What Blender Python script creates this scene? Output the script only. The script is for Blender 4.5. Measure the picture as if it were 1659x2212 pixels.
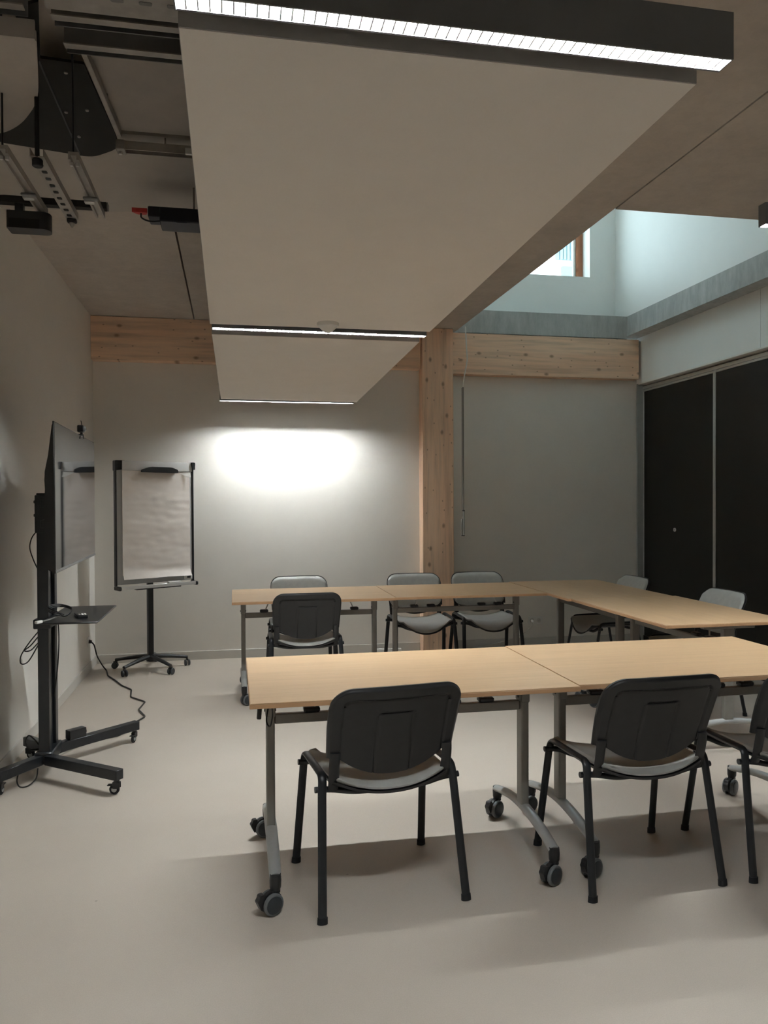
import bpy, bmesh, math, random
from mathutils import Vector, Matrix, noise
R = math.radians
PI = math.pi
random.seed(7)
for o in list(bpy.data.objects):
    bpy.data.objects.remove(o)
SC = bpy.context.scene
COL = SC.collection

# ------------------------------------------------------------------ camera
FPX, YAW, PITCH, ROLL = 1669.17, 0.19314, -0.01262, -0.00443
cam = bpy.data.cameras.new('camera')
cam.sensor_fit = 'VERTICAL'; cam.sensor_height = 36.0; cam.sensor_width = 27.0
cam.lens = 36.0 * FPX / 2212.0
cam.clip_start = 0.05; cam.clip_end = 200
camo = bpy.data.objects.new('camera', cam); COL.objects.link(camo)
fw = Vector((math.sin(YAW)*math.cos(PITCH), math.cos(YAW)*math.cos(PITCH), math.sin(PITCH)))
rt0 = Vector((math.cos(YAW), -math.sin(YAW), 0)); up0 = rt0.cross(fw)
rt = rt0*math.cos(ROLL) + up0*math.sin(ROLL); up = up0*math.cos(ROLL) - rt0*math.sin(ROLL)
M = Matrix((rt, up, -fw)).transposed().to_4x4()
M.translation = Vector((0, 0, 1.42))
camo.matrix_world = M
SC.camera = camo

# ------------------------------------------------------------------ sky, exposure
LAMP = 1050.0          # radiance of the fluorescent strips
SKY = 13.0
wd = bpy.data.worlds.new('sky'); SC.world = wd; wd.use_nodes = True
bgn = wd.node_tree.nodes['Background']
bgn.inputs[0].default_value = (0.74, 0.92, 1.0, 1); bgn.inputs[1].default_value = SKY
SC.view_settings.view_transform = 'Standard'
SC.view_settings.look = 'None'
SC.view_settings.gamma = 1.0
SC.view_settings.use_curve_mapping = False
SC.view_settings.exposure = 0.0
cy = SC.cycles
cy.max_bounces = 10; cy.diffuse_bounces = 6; cy.glossy_bounces = 4; cy.transmission_bounces = 6
cy.sample_clamp_indirect = 8.0
cy.use_denoising = True
# daylight portal in the roof window (only guides sampling of the sky)
pl = bpy.data.lights.new('window_portal', 'AREA'); pl.shape = 'RECTANGLE'; pl.size = 1.36; pl.size_y = 1.1
pl.cycles.is_portal = True
plo = bpy.data.objects.new('window_portal', pl); COL.objects.link(plo)
plo.location = (2.91, 7.62, 4.26); plo.rotation_euler = (R(-90), 0, 0)

# ------------------------------------------------------------------ materials
def nmat(name):
    m = bpy.data.materials.new(name); m.use_nodes = True
    nt = m.node_tree; b = nt.nodes['Principled BSDF']
    return m, nt, b

def setc(b, col, rough, metal=0.0, spec=0.5):
    b.inputs['Base Color'].default_value = (*col, 1)
    b.inputs['Roughness'].default_value = rough
    b.inputs['Metallic'].default_value = metal
    b.inputs['Specular IOR Level'].default_value = spec

def coords(nt, scale=(1, 1, 1)):
    tc = nt.nodes.new('ShaderNodeTexCoord'); mp = nt.nodes.new('ShaderNodeMapping')
    mp.inputs['Scale'].default_value = scale
    nt.links.new(tc.outputs['Object'], mp.inputs['Vector'])
    return mp.outputs['Vector']

def noise_n(nt, vec, scale, detail=4, rough=0.6):
    n = nt.nodes.new('ShaderNodeTexNoise')
    n.inputs['Scale'].default_value = scale; n.inputs['Detail'].default_value = detail
    n.inputs['Roughness'].default_value = rough
    nt.links.new(vec, n.inputs['Vector'])
    return n.outputs['Fac']

def ramp(nt, fac, stops):
    r = nt.nodes.new('ShaderNodeValToRGB')
    e = r.color_ramp.elements
    while len(e) < len(stops): e.new(0.5)
    for i, (p, c) in enumerate(stops):
        e[i].position = p; e[i].color = (*c, 1)
    nt.links.new(fac, r.inputs['Fac'])
    return r.outputs['Color']

def mixc(nt, a, b, fac, mode='MIX'):
    m = nt.nodes.new('ShaderNodeMix'); m.data_type = 'RGBA'; m.blend_type = mode
    if isinstance(fac, (int, float)): m.inputs[0].default_value = fac
    else: nt.links.new(fac, m.inputs[0])
    for s, v in ((6, a), (7, b)):
        if isinstance(v, tuple): m.inputs[s].default_value = (*v, 1)
        else: nt.links.new(v, m.inputs[s])
    return m.outputs[2]

def bump(nt, b, h, strength, dist=0.002):
    n = nt.nodes.new('ShaderNodeBump'); n.inputs['Strength'].default_value = strength
    n.inputs['Distance'].default_value = dist
    nt.links.new(h, n.inputs['Height']); nt.links.new(n.outputs['Normal'], b.inputs['Normal'])

def plain(name, col, rough=0.5, metal=0.0, spec=0.5, var=0.06, scale=14, bmp=0.0, bscale=300):
    """a plain finish with a slight procedural mottle"""
    m, nt, b = nmat(name); setc(b, col, rough, metal, spec)
    v = coords(nt)
    f = noise_n(nt, v, scale)
    lo = tuple(c*(1-var) for c in col); hi = tuple(min(1, c*(1+var)) for c in col)
    nt.links.new(ramp(nt, f, [(0.3, lo), (0.7, hi)]), b.inputs['Base Color'])
    if bmp: bump(nt, b, noise_n(nt, v, bscale, 3), bmp, 0.001)
    return m

def concrete(name, base, streak=False):
    m, nt, b = nmat(name); setc(b, base, 0.75, 0, 0.3)
    v = coords(nt); f1 = noise_n(nt, v, 1.3, 8, 0.65)
    v2 = coords(nt, (5, 5, 1.2) if streak else (1, 1, 1)); f2 = noise_n(nt, v2, 3.0 if streak else 9, 8, 0.75)
    k = 0.30 if streak else 0.16
    c1 = ramp(nt, f1, [(0.32, tuple(c*(1-k*0.7) for c in base)), (0.7, tuple(c*(1+k*0.5) for c in base))])
    c2 = ramp(nt, f2, [(0.35, (1-k,)*3), (0.62, (1+0.0*k,)*3)])
    nt.links.new(mixc(nt, c1, c2, 0.8, 'MULTIPLY'), b.inputs['Base Color'])
    bump(nt, b, noise_n(nt, coords(nt), 60, 5), 0.15, 0.002)
    return m

def spruce(name, axis, base=(0.86, 0.63, 0.465)):
    """glued spruce: long grain along one axis, lamella tints, dark knots"""
    m, nt, b = nmat(name); setc(b, base, 0.6, 0, 0.3)
    s = [9.0, 9.0, 9.0]; s[axis] = 0.55
    v = coords(nt, tuple(s)); f = noise_n(nt, v, 2.6, 7, 0.6)
    c1 = ramp(nt, f, [(0.30, tuple(c*0.74 for c in base)), (0.5, base), (0.72, tuple(c*1.13 for c in base))])
    s2 = [3.2, 3.2, 3.2]; s2[axis] = 0.30
    f2 = noise_n(nt, coords(nt, tuple(s2)), 1.6, 2)
    c2 = ramp(nt, f2, [(0.35, (0.94, 0.82, 0.74)), (0.6, (1.04, 1.02, 0.98))])
    c = mixc(nt, c1, c2, 0.75, 'MULTIPLY')
    for sc, thr, seed in ((1.0, 0.085, 0.0), (1.9, 0.06, 3.7)):
        s3 = [6.5*sc]*3; s3[axis] = 4.2*sc
        tc = nt.nodes.new('ShaderNodeTexCoord'); mp = nt.nodes.new('ShaderNodeMapping')
        mp.inputs['Scale'].default_value = tuple(s3); mp.inputs['Location'].default_value = (seed, seed*0.7, seed*1.3)
        nt.links.new(tc.outputs['Object'], mp.inputs['Vector'])
        vo = nt.nodes.new('ShaderNodeTexVoronoi'); vo.voronoi_dimensions = '2D'
        # the visible face is the xz plane: feed (x, z)
        sp = nt.nodes.new('ShaderNodeSeparateXYZ'); cb = nt.nodes.new('ShaderNodeCombineXYZ')
        nt.links.new(mp.outputs['Vector'], sp.inputs[0])
        nt.links.new(sp.outputs['X'], cb.inputs['X']); nt.links.new(sp.outputs['Z'], cb.inputs['Y'])
        nt.links.new(cb.outputs[0], vo.inputs['Vector']); vo.inputs['Scale'].default_value = 1.0
        sr = nt.nodes.new('ShaderNodeSeparateColor'); nt.links.new(vo.outputs['Color'], sr.inputs[0])
        g = nt.nodes.new('ShaderNodeMath'); g.operation = 'GREATER_THAN'; g.inputs[1].default_value = 0.62
        nt.links.new(sr.outputs[0], g.inputs[0])
        mr = nt.nodes.new('ShaderNodeMapRange'); mr.inputs[1].default_value = thr*0.45; mr.inputs[2].default_value = thr*1.5
        mr.inputs[3].default_value = 0.65; mr.inputs[4].default_value = 0.0
        nt.links.new(vo.outputs['Distance'], mr.inputs[0])
        mu = nt.nodes.new('ShaderNodeMath'); mu.operation = 'MULTIPLY'
        nt.links.new(mr.outputs[0], mu.inputs[0]); nt.links.new(g.outputs[0], mu.inputs[1])
        c = mixc(nt, c, (0.17, 0.075, 0.035), mu.outputs[0])
    nt.links.new(c, b.inputs['Base Color'])
    bump(nt, b, f, 0.06, 0.001)
    return m

def beech(name, axis, base):
    m, nt, b = nmat(name); setc(b, base, 0.36, 0, 0.45)
    s = [60.0]*3; s[axis] = 2.2
    f = noise_n(nt, coords(nt, tuple(s)), 1.5, 5, 0.6)
    c1 = ramp(nt, f, [(0.3, tuple(c*0.93 for c in base)), (0.7, tuple(c*1.05 for c in base))])
    s2 = [9.0]*3; s2[axis] = 0.7
    f2 = noise_n(nt, coords(nt, tuple(s2)), 1.5, 3)
    c2 = ramp(nt, f2, [(0.35, (0.93, 0.90, 0.86)), (0.65, (1.03, 1.03, 1.02))])
    nt.links.new(mixc(nt, c1, c2, 0.8, 'MULTIPLY'), b.inputs['Base Color'])
    return m

def vinyl_floor():
    m, nt, b = nmat('vinyl_floor'); base = (0.50, 0.442, 0.380); setc(b, base, 0.42, 0, 0.35)
    v = coords(nt)
    f = noise_n(nt, v, 260, 3, 0.7)
    c1 = ramp(nt, f, [(0.3, tuple(c*0.93 for c in base)), (0.7, tuple(c*1.06 for c in base))])
    f2 = noise_n(nt, v, 1.1, 5)
    c2 = ramp(nt, f2, [(0.3, (0.95, 0.94, 0.93)), (0.7, (1.03, 1.03, 1.03))])
    c = mixc(nt, c1, c2, 0.8, 'MULTIPLY')
    # rare dark scuffs
    vo = nt.nodes.new('ShaderNodeTexVoronoi'); vo.inputs['Scale'].default_value = 3.2
    nt.links.new(v, vo.inputs['Vector'])
    mr = nt.nodes.new('ShaderNodeMapRange'); mr.inputs[1].default_value = 0.010; mr.inputs[2].default_value = 0.022
    mr.inputs[3].default_value = 0.55; mr.inputs[4].default_value = 0.0
    nt.links.new(vo.outputs['Distance'], mr.inputs[0])
    c = mixc(nt, c, (0.2, 0.17, 0.14), mr.outputs[0])
    nt.links.new(c, b.inputs['Base Color'])
    fr = noise_n(nt, v, 3, 5)
    mrr = nt.nodes.new('ShaderNodeMapRange'); mrr.inputs[3].default_value = 0.36; mrr.inputs[4].default_value = 0.5
    nt.links.new(fr, mrr.inputs[0]); nt.links.new(mrr.outputs[0], b.inputs['Roughness'])
    bump(nt, b, f, 0.05, 0.0005)
    return m

def emit(name, col, s):
    m, nt, b = nmat(name)
    b.inputs['Base Color'].default_value = (0.9, 0.9, 0.9, 1)
    b.inputs['Emission Color'].default_value = (*col, 1); b.inputs['Emission Strength'].default_value = s
    return m

def glass(name):
    m, nt, b = nmat(name); setc(b, (0.93, 0.98, 0.98), 0.0)
    b.inputs['Transmission Weight'].default_value = 1.0; b.inputs['IOR'].default_value = 1.45
    return m

_sc = plain('dark_screen', (0.014, 0.015, 0.016), 0.03, 0, 0.5, 0.05, 3)
_sc.node_tree.nodes['Principled BSDF'].inputs['IOR'].default_value = 2.4
MT = dict(
    floor=vinyl_floor(),
    wall=plain('wall_paint', (0.845, 0.81, 0.75), 0.55, 0, 0.35, 0.02, 3, 0.05, 220),
    white=plain('white_paint', (0.85, 0.86, 0.835), 0.5, 0, 0.4, 0.015, 3),
    base=plain('baseboard_paint', (0.64, 0.615, 0.57), 0.35, 0, 0.45, 0.02, 4),
    conc=concrete('ceiling_concrete', (0.52, 0.465, 0.405)),
    conc2=concrete('upstand_concrete', (0.47, 0.485, 0.47), True),
    beam=spruce('spruce_beam', 0), col=spruce('spruce_column', 2),
    raft=plain('raft_white', (0.885, 0.83, 0.765), 0.7, 0, 0.25, 0.015, 5),
    raftedge=plain('raft_edge_grey', (0.47, 0.455, 0.43), 0.6, 0, 0.3),
    beech=beech('beech_laminate', 0, (0.575, 0.39, 0.228)),
    edge=beech('beech_edge', 0, (0.50, 0.30, 0.165)),
    grey=plain('grey_powder_coat', (0.235, 0.225, 0.205), 0.42, 0.25, 0.5, 0.05, 20),
    greyl=plain('light_grey_powder_coat', (0.40, 0.41, 0.40), 0.38, 0.2, 0.5, 0.05, 20),
    black=plain('black_plastic', (0.0135, 0.014, 0.0155), 0.40, 0, 0.5, 0.15, 30, 0.12, 700),
    blackm=plain('black_steel', (0.014, 0.016, 0.019), 0.35, 0.1, 0.5, 0.15, 30),
    rubber=plain('black_rubber', (0.015, 0.016, 0.018), 0.65, 0, 0.3, 0.15, 30),
    tyre=plain('grey_tyre', (0.15, 0.16, 0.165), 0.55, 0, 0.4, 0.1, 30),
    wheelface=plain('dark_wheel_face', (0.030, 0.036, 0.042), 0.4, 0, 0.5, 0.1, 30),
    vinyl=plain('grey_upholstery', (0.37, 0.37, 0.345), 0.45, 0, 0.45, 0.06, 25, 0.10, 500),
    alu=plain('aluminium', (0.62, 0.62, 0.60), 0.35, 0.6, 0.5, 0.04, 20),
    silver=plain('silver_rail', (0.76, 0.75, 0.73), 0.35, 0.3, 0.5, 0.03, 20),
    galv=plain('galvanised_steel', (0.37, 0.345, 0.31), 0.45, 0.55, 0.5, 0.18, 9),
    duct=plain('grey_duct', (0.40, 0.365, 0.32), 0.6, 0.0, 0.4, 0.05, 6),
    board=plain('pale_ceiling_board', (0.42, 0.38, 0.335), 0.7, 0, 0.3, 0.07, 7),
    darkch=plain('dark_channel', (0.19, 0.19, 0.185), 0.5, 0.3, 0.5, 0.15, 8),
    plate=plain('black_plate', (0.016, 0.0155, 0.0145), 0.75, 0, 0.3, 0.2, 8),
    navy=plain('dark_blue_plastic', (0.012, 0.013, 0.022), 0.5, 0, 0.4, 0.15, 8),
    red=plain('red_clip', (0.42, 0.035, 0.03), 0.5, 0, 0.4),
    housing=plain('lamp_housing', (0.17, 0.18, 0.185), 0.4, 0.3, 0.5, 0.05, 12),
    reflector=plain('grey_reflector', (0.30, 0.31, 0.31), 0.4, 0, 0.5, 0.03, 12),
    louvre=plain('white_louvre', (0.86, 0.87, 0.87), 0.3, 0, 0.5, 0.01, 12),
    darkdoor=plain('dark_brown_door', (0.0075, 0.0065, 0.0055), 0.42, 0, 0.4, 0.15, 3),
    plug=plain('white_plastic', (0.82, 0.805, 0.765), 0.4, 0, 0.5, 0.02, 20),
    screen=_sc,
    wboard=plain('grey_whiteboard', (0.48, 0.485, 0.48), 0.22, 0, 0.5, 0.02, 5),
    paper=plain('flipchart_paper', (0.82, 0.755, 0.70), 0.8, 0, 0.2, 0.025, 9),
    winwood=spruce('window_wood', 2, (0.36, 0.16, 0.09)),
    glass=glass('window_glass'),
    facade=plain('pale_facade', (0.82, 0.83, 0.83), 0.8, 0, 0.3, 0.03, 2),
    cladding=plain('blue_grey_cladding', (0.075, 0.12, 0.14), 0.6, 0, 0.3, 0.12, 12),
    cable=plain('black_cable', (0.014, 0.014, 0.013), 0.5, 0, 0.4),
    wcable=plain('white_cable', (0.62, 0.60, 0.55), 0.5, 0, 0.4),
)

# ------------------------------------------------------------------ mesh helpers
def new():
    return bmesh.new()

def box(bm, lo, hi, bev=0.0, mat=None, seg=1):
    lo = Vector(lo); hi = Vector(hi); c = (lo+hi)/2; s = hi-lo
    g = bmesh.ops.create_cube(bm, size=1.0)
    vs = g['verts']
    for v in vs: v.co = Vector((v.co.x*s.x, v.co.y*s.y, v.co.z*s.z)) + c
    if bev > 0:
        es = list({e for v in vs for e in v.link_edges})
        r = bmesh.ops.bevel(bm, geom=es, offset=bev, segments=seg, profile=0.7, affect='EDGES')
        vs = list({v for f in r['faces'] for v in f.verts} | {v for v in vs if v.is_valid})
    if mat is not None:
        for v in vs: v.co = mat @ v.co
    return vs

def bar(bm, a, b, w, h, bev=0.002, upv=(0, 0, 1)):
    """rectangular bar from a to b; w across, h along upv"""
    a = Vector(a); b = Vector(b); d = b-a; L = d.length; d.normalize()
    u = Vector(upv); s = d.cross(u).normalized(); u = s.cross(d)
    m = Matrix((s, d, u)).transposed().to_4x4(); m.translation = a
    return box(bm, (-w/2, 0, -h/2), (w/2, L, h/2), bev, m)

def spline(pts, n=6):
    """Catmull-Rom through the points"""
    P = [Vector(p) for p in pts]
    Q = [P[0]*2-P[1]] + P + [P[-1]*2-P[-2]]
    out = []
    for i in range(1, len(Q)-2):
        for k in range(n):
            t = k/n
            out.append(0.5*((2*Q[i]) + (Q[i+1]-Q[i-1])*t + (2*Q[i-1]-5*Q[i]+4*Q[i+1]-Q[i+2])*t*t
                            + (3*Q[i]-Q[i-1]-3*Q[i+1]+Q[i+2])*t**3))
    out.append(P[-1])
    return out

def fillet(pts, r, n=5):
    """round the inner corners of a polyline"""
    P = [Vector(p) for p in pts]; out = [P[0]]
    for i in range(1, len(P)-1):
        a = (P[i-1]-P[i]); b = (P[i+1]-P[i])
        rr = min(r, a.length*0.49, b.length*0.49)
        A = P[i]+a.normalized()*rr; B = P[i]+b.normalized()*rr
        for k in range(n+1):
            t = k/n
            out.append(A*(1-t)**2 + P[i]*2*t*(1-t) + B*t*t)
    out.append(P[-1])
    return out

def sweep(bm, pts, rx, ry=None, n=10, ref=(0, 0, 1), sc=None):
    """tube along pts; rx across (perpendicular to ref), ry towards ref"""
    ry = ry or rx; P = [Vector(p) for p in pts]; rings = []
    ref = Vector(ref)
    side = None
    for i, p in enumerate(P):
        t = (P[min(i+1, len(P)-1)]-P[max(i-1, 0)]).normalized()
        s = t.cross(ref)
        if s.length < 0.15:
            s = side if side is not None else t.cross(Vector((1, 0.3, 0)))
            s = s - t*s.dot(t)
        s.normalize()
        if side is not None and s.dot(side) < 0: s = -s
        side = s; u = s.cross(t).normalized(); k = sc[i] if sc else 1.0
        rings.append([bm.verts.new(p + s*math.cos(a)*rx*k + u*math.sin(a)*ry*k) for a in [2*PI*j/n for j in range(n)]])
    for i in range(len(rings)-1):
        for j in range(n):
            bm.faces.new((rings[i][j], rings[i][(j+1) % n], rings[i+1][(j+1) % n], rings[i+1][j]))
    bm.faces.new(rings[0][::-1]); bm.faces.new(rings[-1])
    return rings

def lathe(bm, prof, m=None, n=20):
    """profile of (radius, height) turned about z, then moved by m"""
    m = m or Matrix(); rings = []
    for r, z in prof:
        if r < 1e-6: rings.append([bm.verts.new(m @ Vector((0, 0, z)))])
        else: rings.append([bm.verts.new(m @ Vector((r*math.cos(2*PI*j/n), r*math.sin(2*PI*j/n), z))) for j in range(n)])
    for a, b in zip(rings, rings[1:]):
        for j in range(n):
            k = (j+1) % n
            if len(a) == 1 and len(b) > 1: bm.faces.new((a[0], b[k], b[j]))
            elif len(b) == 1 and len(a) > 1: bm.faces.new((a[j], a[k], b[0]))
            elif len(a) > 1: bm.faces.new((a[j], a[k], b[k], b[j]))
    if len(rings[0]) > 1: bm.faces.new(rings[0][::-1])
    if len(rings[-1]) > 1: bm.faces.new(rings[-1])

def disc(bm, r, h, m, n=20, bev=0.15):
    b = min(r, h)*bev
    lathe(bm, [(r-b, -h/2), (r, -h/2+b), (r, h/2-b), (r-b, h/2)], m, n)

def prism(bm, poly, h0, h1, m=None):
    """polygon in xy extruded from h0 to h1 along z"""
    m = m or Matrix()
    lo = [bm.verts.new(m @ Vector((x, y, h0))) for x, y in poly]
    hi = [bm.verts.new(m @ Vector((x, y, h1))) for x, y in poly]
    k = len(poly)
    bm.faces.new(lo[::-1]); bm.faces.new(hi)
    for i in range(k):
        bm.faces.new((lo[i], lo[(i+1) % k], hi[(i+1) % k], hi[i]))

def rpoly(pts, r, n=6):
    """closed polygon with rounded corners; r may be per corner"""
    P = [Vector((x, y)) for x, y in pts]; out = []; k = len(P)
    rs = r if isinstance(r, (list, tuple)) else [r]*k
    for i in range(k):
        a = P[i-1]-P[i]; b = P[(i+1) % k]-P[i]
        if rs[i] <= 0: out.append(tuple(P[i])); continue
        rr = min(rs[i], a.length*0.49, b.length*0.49)
        A = P[i]+a.normalized()*rr; B = P[i]+b.normalized()*rr
        for j in range(n+1):
            t = j/n; q = A*(1-t)**2 + P[i]*2*t*(1-t) + B*t*t
            out.append((q.x, q.y))
    return out

def obj(name, bm, mat, parent=None, smooth=True, angle=38):
    bmesh.ops.recalc_face_normals(bm, faces=bm.faces[:])
    me = bpy.data.meshes.new(name); bm.to_mesh(me); bm.free()
    me.materials.append(MT[mat] if isinstance(mat, str) else mat)
    if smooth:
        me.polygons.foreach_set('use_smooth', [True]*len(me.polygons))
        me.set_sharp_from_angle(angle=R(angle))
    o = bpy.data.objects.new(name, me); COL.objects.link(o)
    if parent is not None: o.parent = parent
    return o

def tag(o, label, cat, group=None, kind=None):
    o['label'] = label; o['category'] = cat
    if group: o['group'] = group
    if kind: o['kind'] = kind
    return o

def thing(name, label, cat, loc=(0, 0, 0), rz=0, group=None):
    o = bpy.data.objects.new(name, None); COL.objects.link(o)
    o.empty_display_size = 0.1; o.location = loc; o.rotation_euler = (0, 0, rz)
    return tag(o, label, cat, group)

def struct(name, bm, mat, parent=None, smooth=False):
    o = obj(name, bm, mat, parent, smooth)
    if parent is None: o['kind'] = 'structure'
    return o

def copy_tree(o, parent=None, skip=()):
    c = o.copy(); COL.objects.link(c)
    if parent is not None: c.parent = parent
    for ch in list(o.children):
        if not ch.name.startswith(skip or ('-',)): copy_tree(ch, c)
    return c

def T(x, y, z): return Matrix.Translation((x, y, z))
def RX(a): return Matrix.Rotation(a, 4, 'X')
def RY(a): return Matrix.Rotation(a, 4, 'Y')
def RZ(a): return Matrix.Rotation(a, 4, 'Z')

# ------------------------------------------------------------------ room shell
XL, XR, YB, YF, ZC = -1.205, 4.02, 7.20, -3.2, 3.06
SKX0, SKX1, SKY0, SKY1 = 2.12, 3.86, 4.03, 7.10      # roof light opening
bm = new(); box(bm, (XL-0.2, YF-0.2, -0.15), (XR+0.5, YB+0.35, 0)); struct('floor', bm, 'floor')
bm = new(); box(bm, (XL-0.2, YF, 0), (XL, YB+0.2, ZC+0.1)); struct('wall_left', bm, 'wall')
bm = new(); box(bm, (XL, YB, 0), (XR+0.3, YB+0.2, ZC-0.03)); struct('wall_back', bm, 'wall')
bm = new(); box(bm, (XL-0.2, YF-0.2, 0), (XR+0.5, YF, ZC+0.1)); struct('wall_front', bm, 'wall')
# right wall: painted boards above the cupboard doors, carcass behind them
bm = new()
box(bm, (XR, 5.333, 2.605), (XR+0.16, YB, ZC))
struct('wall_right', bm, 'white')
bm = new()
box(bm, (XR, YF, 2.605), (XR+0.16, 5.329, ZC))
struct('wall_right_upper', bm, 'white')
bm = new(); box(bm, (XR+0.16, YF, 0), (XR+0.4, YB, ZC)); struct('wall_right_carcass', bm, 'darkdoor')
# ceiling: cast slabs with open joints
ceil_root = None
bm = new(); box(bm, (-0.322, YF, ZC), (2.112, YB+0.2, ZC+0.19)); ceil_root = struct('ceiling', bm, 'conc')
bm = new(); box(bm, (XL-0.2, YF, ZC), (-0.334, YB+0.2, ZC+0.19)); struct('ceiling_slab', bm, 'conc', ceil_root)
bm = new(); box(bm, (2.122, YF, ZC), (XR+0.4, SKY0, ZC+0.19)); struct('ceiling_slab', bm, 'conc', ceil_root)
bm = new(); box(bm, (XL-0.2, YF, ZC+0.191), (2.118, YB+0.2, ZC+0.23)); struct('ceiling_topping', bm, 'conc', ceil_root)
bm = new(); box(bm, (SKX1, SKY0, ZC), (XR+0.4, YB+0.2, ZC+0.195)); struct('ceiling_slab_edge', bm, 'conc2', ceil_root)
bm = new(); box(bm, (2.122, SKY1, ZC-0.025), (SKX1, 7.34, ZC+0.195)); struct('ceiling_slab_edge', bm, 'conc2', ceil_root)

# roof light shaft
WX0, WX1, WZ0, WZ1 = 2.24, 3.58, 3.70, 4.80
zt = 5.1
bm = new()
box(bm, (SKX0-0.15, 7.34, ZC+0.195), (WX0, 7.64, zt)); box(bm, (WX1, 7.34, ZC+0.195), (SKX1+0.15, 7.64, zt))
box(bm, (WX0, 7.34, ZC+0.195), (WX1, 7.64, WZ0)); box(bm, (WX0, 7.34, WZ1), (WX1, 7.64, zt))
struct('wall_shaft_back', bm, 'white')
bm = new(); box(bm, (SKX1, SKY0-0.15, ZC+0.195), (SKX1+0.15, 7.34, zt)); struct('wall_shaft_right', bm, 'white')
bm = new(); box(bm, (SKX0-0.15, SKY0-0.15, ZC+0.23), (SKX0, 7.34, zt)); struct('wall_shaft_left', bm, 'white')
bm = new(); box(bm, (SKX0, SKY0-0.15, ZC+0.19), (SKX1, SKY0, zt)); struct('wall_shaft_front', bm, 'white')
bm = new(); box(bm, (SKX0-0.15, SKY0-0.15, zt), (SKX1+0.15, 7.64, zt+0.12)); struct('ceiling_shaft', bm, 'white')
# window in the shaft
bm = new(); yf = 7.50
box(bm, (WX0, yf, WZ0), (WX0+0.07, yf+0.08, WZ1), 0.004); box(bm, (WX1-0.065, yf, WZ0), (WX1, yf+0.08, WZ1), 0.004)
box(bm, (WX0+0.07, yf, WZ0), (WX1-0.065, yf+0.08, WZ0+0.028), 0.004); box(bm, (WX0+0.07, yf, WZ1-0.06), (WX1-0.065, yf+0.08, WZ1), 0.004)
win = struct('window_1', bm, 'winwood', None, True)
bm = new()
box(bm, (WX0+0.07, yf+0.03, WZ0+0.028), (WX0+0.09, yf+0.05, WZ1-0.06)); box(bm, (WX1-0.095, yf+0.025, WZ0+0.028), (WX1-0.065, yf+0.05, WZ1-0.06), 0.003)
box(bm, (WX0+0.09, yf+0.03, WZ0+0.028), (WX1-0.095, yf+0.05, WZ0+0.04))
obj('glazing_bead', bm, 'alu', win)
bm = new(); box(bm, (WX0+0.085, yf+0.054, WZ0+0.025), (WX1-0.085, yf+0.060, WZ1-0.055)); obj('pane', bm, 'glass', win, False)

# timber frame
bm = new(); box(bm, (XL, 7.10, 2.675), (1.748, YB+0.02, ZC-0.004), 0.004); struct('beam_left', bm, 'beam', None, True)
bm = new(); box(bm, (2.062, 7.10, 2.637), (XR-0.03, YB+0.02, ZC-0.030), 0.004); struct('beam_right', bm, 'beam', None, True)
bm = new(); box(bm, (1.754, 7.065, 0.0), (2.057, YB+0.02, ZC-0.004), 0.005); struct('column_timber', bm, 'col', None, True)

# baseboards
def baseboard(name, lo, hi):
    bm = new(); box(bm, lo, hi, 0.003); struct(name, bm, 'base', None, True)
baseboard('baseboard_back', (XL+0.014, YB-0.014, 0), (1.753, YB, 0.078))
baseboard('baseboard_back_right', (2.058, YB-0.014, 0), (XR, YB, 0.078))
baseboard('baseboard_left', (XL, YF, 0), (XL+0.014, YB, 0.078))

# cupboard front on the right wall
DX = 4.075
bm = new(); box(bm, (DX-0.008, -1.2, 2.543), (XR+0.16, 7.165, 2.575), 0.002); struct('trim_1', bm, 'alu', None, True)
bm = new(); box(bm, (XR-0.012, 7.165, 0), (XR+0.16, YB-0.015, 2.600), 0.002); struct('trim_2', bm, 'greyl', None, True)
bm = new(); box(bm, (XR-0.006, -1.2, 2.590), (XR+0.16, 7.163, 2.6045), 0.002); struct('trim_3', bm, 'wall', None, True)
dl = ['dark brown cupboard door with a small round lock, nearest the timber column',
      'dark brown cupboard door behind the grey chair at the front end of the side tables',
      'dark brown cupboard door beyond the right edge of the photo']
for i in range(3):
    y1 = 7.163 - i*1.177; y0 = y1 - 1.177
    t = thing('cupboard_door', dl[i], 'door', (DX, (y0+y1)/2, 0.005), 0, 'cupboard doors along the right wall')
    w = 1.177
    bm = new(); box(bm, (0, -w/2+0.02, 0.06), (0.03, w/2-0.016, 2.515)); obj('door_leaf', bm, 'darkdoor', t, False)
    bm = new(); box(bm, (-0.008, -w/2+0.001, 0.06), (0.03, -w/2+0.019, 2.537), 0.002); obj('stile', bm, 'alu', t)
    bm = new(); box(bm, (-0.008, w/2-0.015, 0.06), (0.03, w/2-0.001, 2.537), 0.002); obj('stile', bm, 'alu', t)
    bm = new(); box(bm, (-0.006, -w/2+0.02, 2.516), (0.03, w/2-0.016, 2.537), 0.002); obj('top_rail', bm, 'alu', t)
    bm = new(); box(bm, (-0.004, -w/2+0.002, 0), (0.03, w/2-0.002, 0.058), 0.002); obj('bottom_rail', bm, 'darkdoor', t)
    if i == 0:
        bm = new(); disc(bm, 0.018, 0.010, T(-0.005, 0.02, 1.145) @ RY(PI/2)); lk = obj('lock', bm, 'silver', t)
        bm = new(); box(bm, (-0.0115, 0.018, 1.139), (-0.0099, 0.022, 1.151)); obj('keyhole', bm, 'black', lk)

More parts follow.
